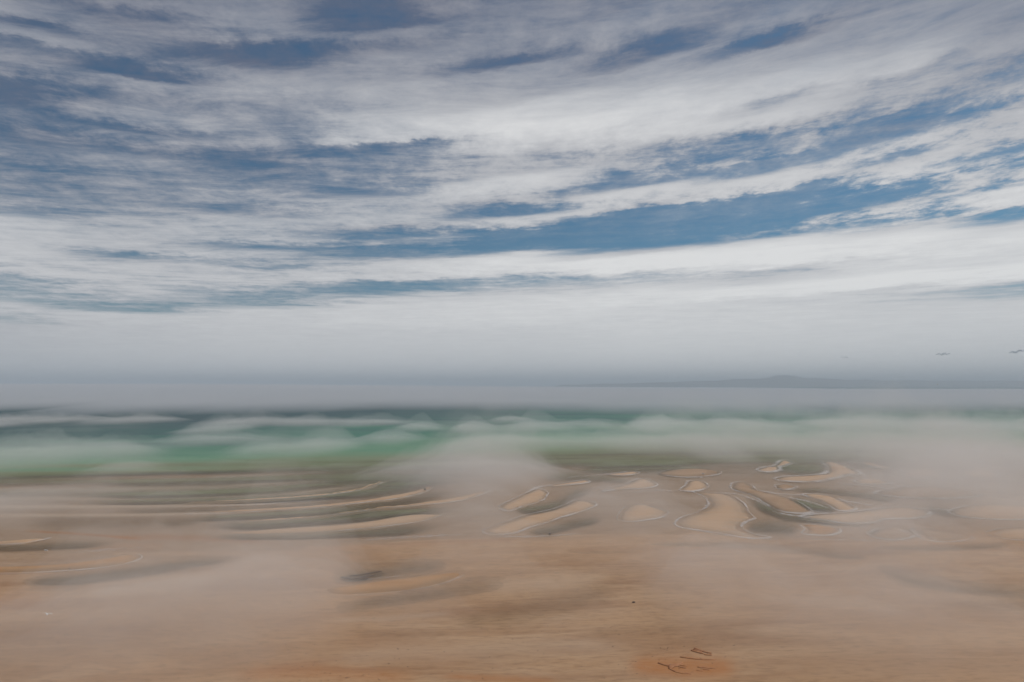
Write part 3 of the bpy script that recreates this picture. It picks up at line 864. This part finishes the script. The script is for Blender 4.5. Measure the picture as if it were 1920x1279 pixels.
def gull(px, py, dist, yaw, flying, label, span=1.0):
    """A gull: lathed body, head, beak, tail and two bent wings in one mesh."""
    co, fc = [], []
    prof = [(-.30, .01), (-.24, .05), (-.12, .085), (0, .10), (.12, .085), (.19, .055), (.22, .05), (.27, .052), (.31, .035), (.36, .012), (.39, .003)]
    m = 10
    for y, r in prof:
        for k in range(m):
            a = 2 * math.pi * k / m
            co.append((r * math.cos(a), y, r * math.sin(a) + (.03 if y > .2 else 0)))
    for i in range(len(prof) - 1):
        for k in range(m):
            a, b2 = i * m + k, i * m + (k + 1) % m
            fc.append([a, b2, b2 + m, a + m])
    def slab(pts, th):
        b0 = len(co); n = len(pts)
        for q in pts: co.append((q[0], q[1], q[2] + th))
        for q in pts: co.append((q[0], q[1], q[2] - th))
        fc.append([b0 + i for i in range(n)]); fc.append([b0 + n + i for i in range(n)][::-1])
        for i in range(n):
            j = (i + 1) % n
            fc.append([b0 + i, b0 + n + i, b0 + n + j, b0 + j])
    slab([(-.03, -.25, 0), (.03, -.25, 0), (.09, -.43, 0), (-.09, -.43, 0)], .008)
    for s in (-1, 1):
        if flying:
            slab([(s * .06, .12, .04), (s * .32, .17, .17), (s * .32, -.02, .17), (s * .06, -.12, .04)], .012)
            slab([(s * .32, .17, .17), (s * .66, .02, .12), (s * .64, -.05, .12), (s * .32, -.02, .17)], .008)
        else:
            slab([(s * .09, .13, .04), (s * .105, -.05, .05), (s * .05, -.42, .03), (s * .02, -.10, .10)], .012)
    me = mesh_np('gull', co, fc, False)
    o = link('gull', me, M_GULL, label=label, category='bird', group='white gulls over the flats')
    if dist is None:
        g = ground(px, py + 2); o.location = (g[0], g[1], 0.30)
    else:
        o.location = at_dist(px, py, dist)
    o.rotation_euler = (0, R(12) if flying else 0, yaw); o.scale = (span * 1.25,) * 3
    return o


gull(419, 786, 300, 1.1, True, 'white gull flying low over the dark teal water at left')
gull(418, 789.5, 310, 0.6, True, 'second gull just beneath the one over the teal water', 0.8)
gull(1758, 721, 330, 1.4, True, 'white gull at the horizon line far right')
gull(86, 1033, None, 1.2, False, 'white gull standing by the pool at the left edge')
gull(89, 1152, 78, 0.3, True, 'white gull over bare sand near the bottom left', 0.6)
gull(1318, 888, None, 0.7, False, 'upper of two pale gulls behind the small oval sandbar', 1.1)
gull(1315, 895, None, 2.0, False, 'lower of two pale gulls behind the small oval sandbar', 1.1)

# pebbles and shell grit on the near sand
co, fc = [], []
for _ in range(900):
    cx = random.choice([(520, 1250, 130, 30), (960, 1180, 700, 70), (1000, 1110, 250, 40), (1300, 1250, 120, 25), (760, 1085, 160, 30)])
    px, py = random.gauss(cx[0], cx[2]), random.gauss(cx[1], cx[3])
    if py < 1050: continue
    g = ground(px, py); s = random.uniform(.02, .06)
    b0 = len(co)
    for q in ((-1, 0, 0), (0, -1, 0), (1, 0, 0), (0, 1, 0), (0, 0, .8), (0, 0, -.8)):
        co.append((g[0] + q[0] * s * random.uniform(.7, 1.5), g[1] + q[1] * s, .17 + q[2] * s))
    for a, b2 in ((0, 1), (1, 2), (2, 3), (3, 0)):
        fc.append([b0 + a, b0 + b2, b0 + 4]); fc.append([b0 + b2, b0 + a, b0 + 5])
link('pebbles', mesh_np('pebbles', co, fc, False), M_ROCK, kind='stuff', label='dark shell grit and pebbles strewn on the near sand', category='pebbles')

# ------------------------------------------------------------------ fog and haze
def fog_sheet(name, Xf, Yf, H, mat, label, floor=-3.0):
    """A closed body of mist: the top follows H, the bottom lies under the sea."""
    nr, nc = Xf.shape
    top = np.stack([Xf, Yf, H], -1).reshape(-1, 3)
    bot = np.stack([Xf, Yf, np.full_like(H, floor)], -1).reshape(-1, 3)
    F = grid_faces(nr, nc); n = nr * nc
    faces = F.tolist() + (F[:, ::-1] + n).tolist()
    ring = [c for c in range(nc)] + [r * nc + nc - 1 for r in range(1, nr)] + [(nr - 1) * nc + c for c in range(nc - 2, -1, -1)] + [r * nc for r in range(nr - 2, 0, -1)]
    for i in range(len(ring)):
        a, b2 = ring[i], ring[(i + 1) % len(ring)]
        faces.append([b2, a, a + n, b2 + n])
    me = mesh_np(name, np.vstack([top, bot]), faces)
    return link(name, me, mat, kind='stuff', label=label, category='fog')


PUFFS = [  # base centre x, base y (pixels), half width px, height m, half depth m
    (885, 915, 105, 18, 34), (970, 898, 70, 7, 18), (800, 892, 70, 4.5, 16), (730, 896, 60, 2.5, 14),
    (590, 848, 48, 8, 26), (485, 852, 46, 7, 24), (380, 832, 70, 4.5, 30), (215, 886, 45, 4, 18), (110, 862, 90, 3.6, 34), (-30, 872, 120, 5.5, 42),
    (930, 838, 75, 7, 30), (1050, 838, 70, 6, 30), (1160, 842, 64, 8, 30), (1260, 846, 80, 8, 34), (720, 830, 50, 4, 26),
    (1350, 846, 80, 9, 34), (1450, 850, 90, 10, 36), (1570, 858, 100, 10, 38), (1700, 866, 110, 12, 40), (1830, 872, 130, 13, 42),
    (1370, 866, 50, 6, 22), (1620, 868, 60, 7, 22), (1910, 905, 140, 11, 38), (1960, 970, 160, 9, 34),
    (1760, 938, 90, 4.0, 20), (1690, 915, 70, 2.6, 16), (1890, 1005, 130, 5, 22), (1740, 1040, 110, 3.5, 18),
    (1190, 935, 75, 4.0, 16), (1170, 985, 110, 4.0, 16), (1110, 955, 50, 2.4, 14), (880, 990, 80, 3.6, 14), (890, 950, 60, 2.6, 14),
    (1250, 975, 60, 2.2, 14), (1340, 1022, 130, 2.2, 12),
    (10, 950, 110, 1.8, 20), (-110, 990, 120, 3, 22),
    (320, 1190, 190, 6.0, 17), (140, 1230, 190, 6.0, 14), (520, 1165, 80, 5.0, 16), (430, 1125, 110, 2.6, 14), (560, 1215, 70, 5.5, 14), (280, 1265, 170, 5.2, 14),
    (30, 1255, 150, 3.4, 14), (420, 1215, 110, 3.5, 14), (700, 1040, 170, 2.0, 16), (480, 1040, 120, 1.8, 14),
    (1640, 1070, 150, 3.4, 20), (1800, 1075, 130, 3.4, 18), (1560, 1150, 150, 2.4, 18), (1460, 1195, 120, 3.6, 14), (1620, 1235, 170, 4.0, 14), (1320, 1160, 70, 4.2, 14),
    (1250, 1075, 160, 2.6, 18), (1390, 1090, 120, 2.4, 16), (960, 1040, 150, 1.5, 14), (1860, 1215, 150, 4.0, 14), (780, 1170, 110, 2.6, 12),
    (1100, 1200, 130, 1.6, 12), (900, 1090, 90, 2.0, 14),
]
yf = [ground(960, q)[1] for q in np.linspace(1400, 768, 340)]
prnd = random.Random(5)
for x0 in range(-150, 2100, 85):
    PUFFS.append((x0 + prnd.uniform(-35, 35), prnd.uniform(790, 812), prnd.uniform(34, 62), prnd.uniform(2.0, 5.5) * (1.6 if x0 > 1150 else 1.0), prnd.uniform(30, 48)))
Xf, Yf = fan(yf, 420, 1.0, 10)
H = np.zeros_like(Xf)
wob = vnoise(Xf * 0.035, Yf * 0.035, 61, 4) ; wob2 = vnoise(Xf * 0.035, Yf * 0.035, 71, 4)
for (cx, cy, hw, hh, hd) in PUFFS:
    if 900 < cy < 1030 and cx < 1720: hh *= 0.8
    if cy >= 1030: hh *= 0.95
    g = ground(cx, cy); d = g[1]
    rx = hw / FPX * math.hypot(*g) * 1.0
    yc = g[1] + hd * 0.5
    q = ((Xf - g[0] + wob * rx * .3) / rx) ** 2 + ((Yf - yc + wob2 * hd * .5) / hd) ** 2
    H += hh * np.exp(-q ** 1.35)
H = 20 * (1 - np.exp(-H / 20))
right = sstep(1150, 2000, to_px(Xf, Yf)[0])
edge = np.minimum(sstep(0, 14, np.arange(H.shape[0]))[:, None] * sstep(0, 14, np.arange(H.shape[0])[::-1])[:, None],
                  sstep(0, 10, np.arange(H.shape[1]))[None] * sstep(0, 10, np.arange(H.shape[1])[::-1])[None])
for k, (scl, off, den_k, lab) in enumerate([(1.9, 0.1, 0.0050, 'thinnest outer veil of fog drifting over the sandbars'),
                                            (1.15, -0.1, 0.0085, 'second veil of fog drifting in puffs over the shallows'),
                                            (0.75, -0.4, 0.0100, 'third veil of fog close over the water and sand'),
                                            (0.42, -0.5, 0.0110, 'dense hearts of the fog puffs on the water')]):
    lump = vnoise(Xf * 0.065, Yf * 0.075, 81 + k * 7, 5, 0.65)
    near_w = 1 - sstep(150, 330, Yf)
    veil = 0.9 * np.maximum(vnoise(Xf * 0.014, Yf * 0.02, 91 + k, 4), 0) + right * 0.5 + near_w * 5.0 * np.maximum(vnoise(Xf * 0.050 + Yf * .02, Yf * 0.075 - Xf * .02, 151 + k * 2, 5, 0.62) - 0.04, 0)
    tear = 0.25 + 1.25 * sstep(-0.45, 0.55, vnoise(Xf * 0.022 + 40, Yf * 0.030 - Xf * .006, 131 + k * 3, 5, 0.6))
    tear = np.where(Yf > 190, 0.75 + 0.45 * (tear - 0.25), tear)
    Hk = (H * (1 + 0.85 * lump) * tear + veil) * scl + off
    Hk = Hk * edge - 1.5 * (1 - edge)
    fog_sheet('fog', Xf, Yf, Hk, mat_volume('drifting_fog', den_k, (0.995, 0.965, 0.93)), lab)

# the far bank that hides the horizon
yb = np.concatenate([np.linspace(640, 1400, 60), np.geomspace(1430, 8200, 70)])
Xb, Yb = fan(yb, 200, 1.35, 60)
pxb, _ = to_px(Xb, Yb, 8.0)
lft = 1 - sstep(250, 1350, pxb)
Hb = 9.5 + 30.0 * lft * sstep(1200, 5000, Yb) + 3.0 * vnoise(Xb * 0.006, Yb * 0.004, 101, 4) + 2.0 * vnoise(Xb * 0.02, Yb * 0.015, 111, 3)
Hb *= sstep(640, 960, Yb + 170 * vnoise(Xb * 0.007, Yb * 0.0, 121, 4)) * (1 - sstep(6500 - 2600 * sstep(1300, 1600, pxb), 8200 - 2600 * sstep(1300, 1600, pxb), Yb))
Hb -= 1.0
fog_sheet('fog_bank', Xb, Yb, Hb, mat_volume('fog_bank_mist', 0.0080, (0.955, 0.945, 0.965)), 'grey fog bank lying on the far sea below the horizon')

bm = bmesh.new(); bmesh.ops.create_cube(bm, size=1.0)
for vtx in bm.verts:
    vtx.co = (vtx.co.x * 240000, vtx.co.y * 240000, 230 if vtx.co.z > 0 else -17)
me = bpy.data.meshes.new('haze'); bm.to_mesh(me); bm.free()
link('haze', me, mat_volume('thin_haze', 0.000135, (0.84, 0.91, 0.98)), kind='stuff', label='thin even sea haze over the whole view', category='haze')
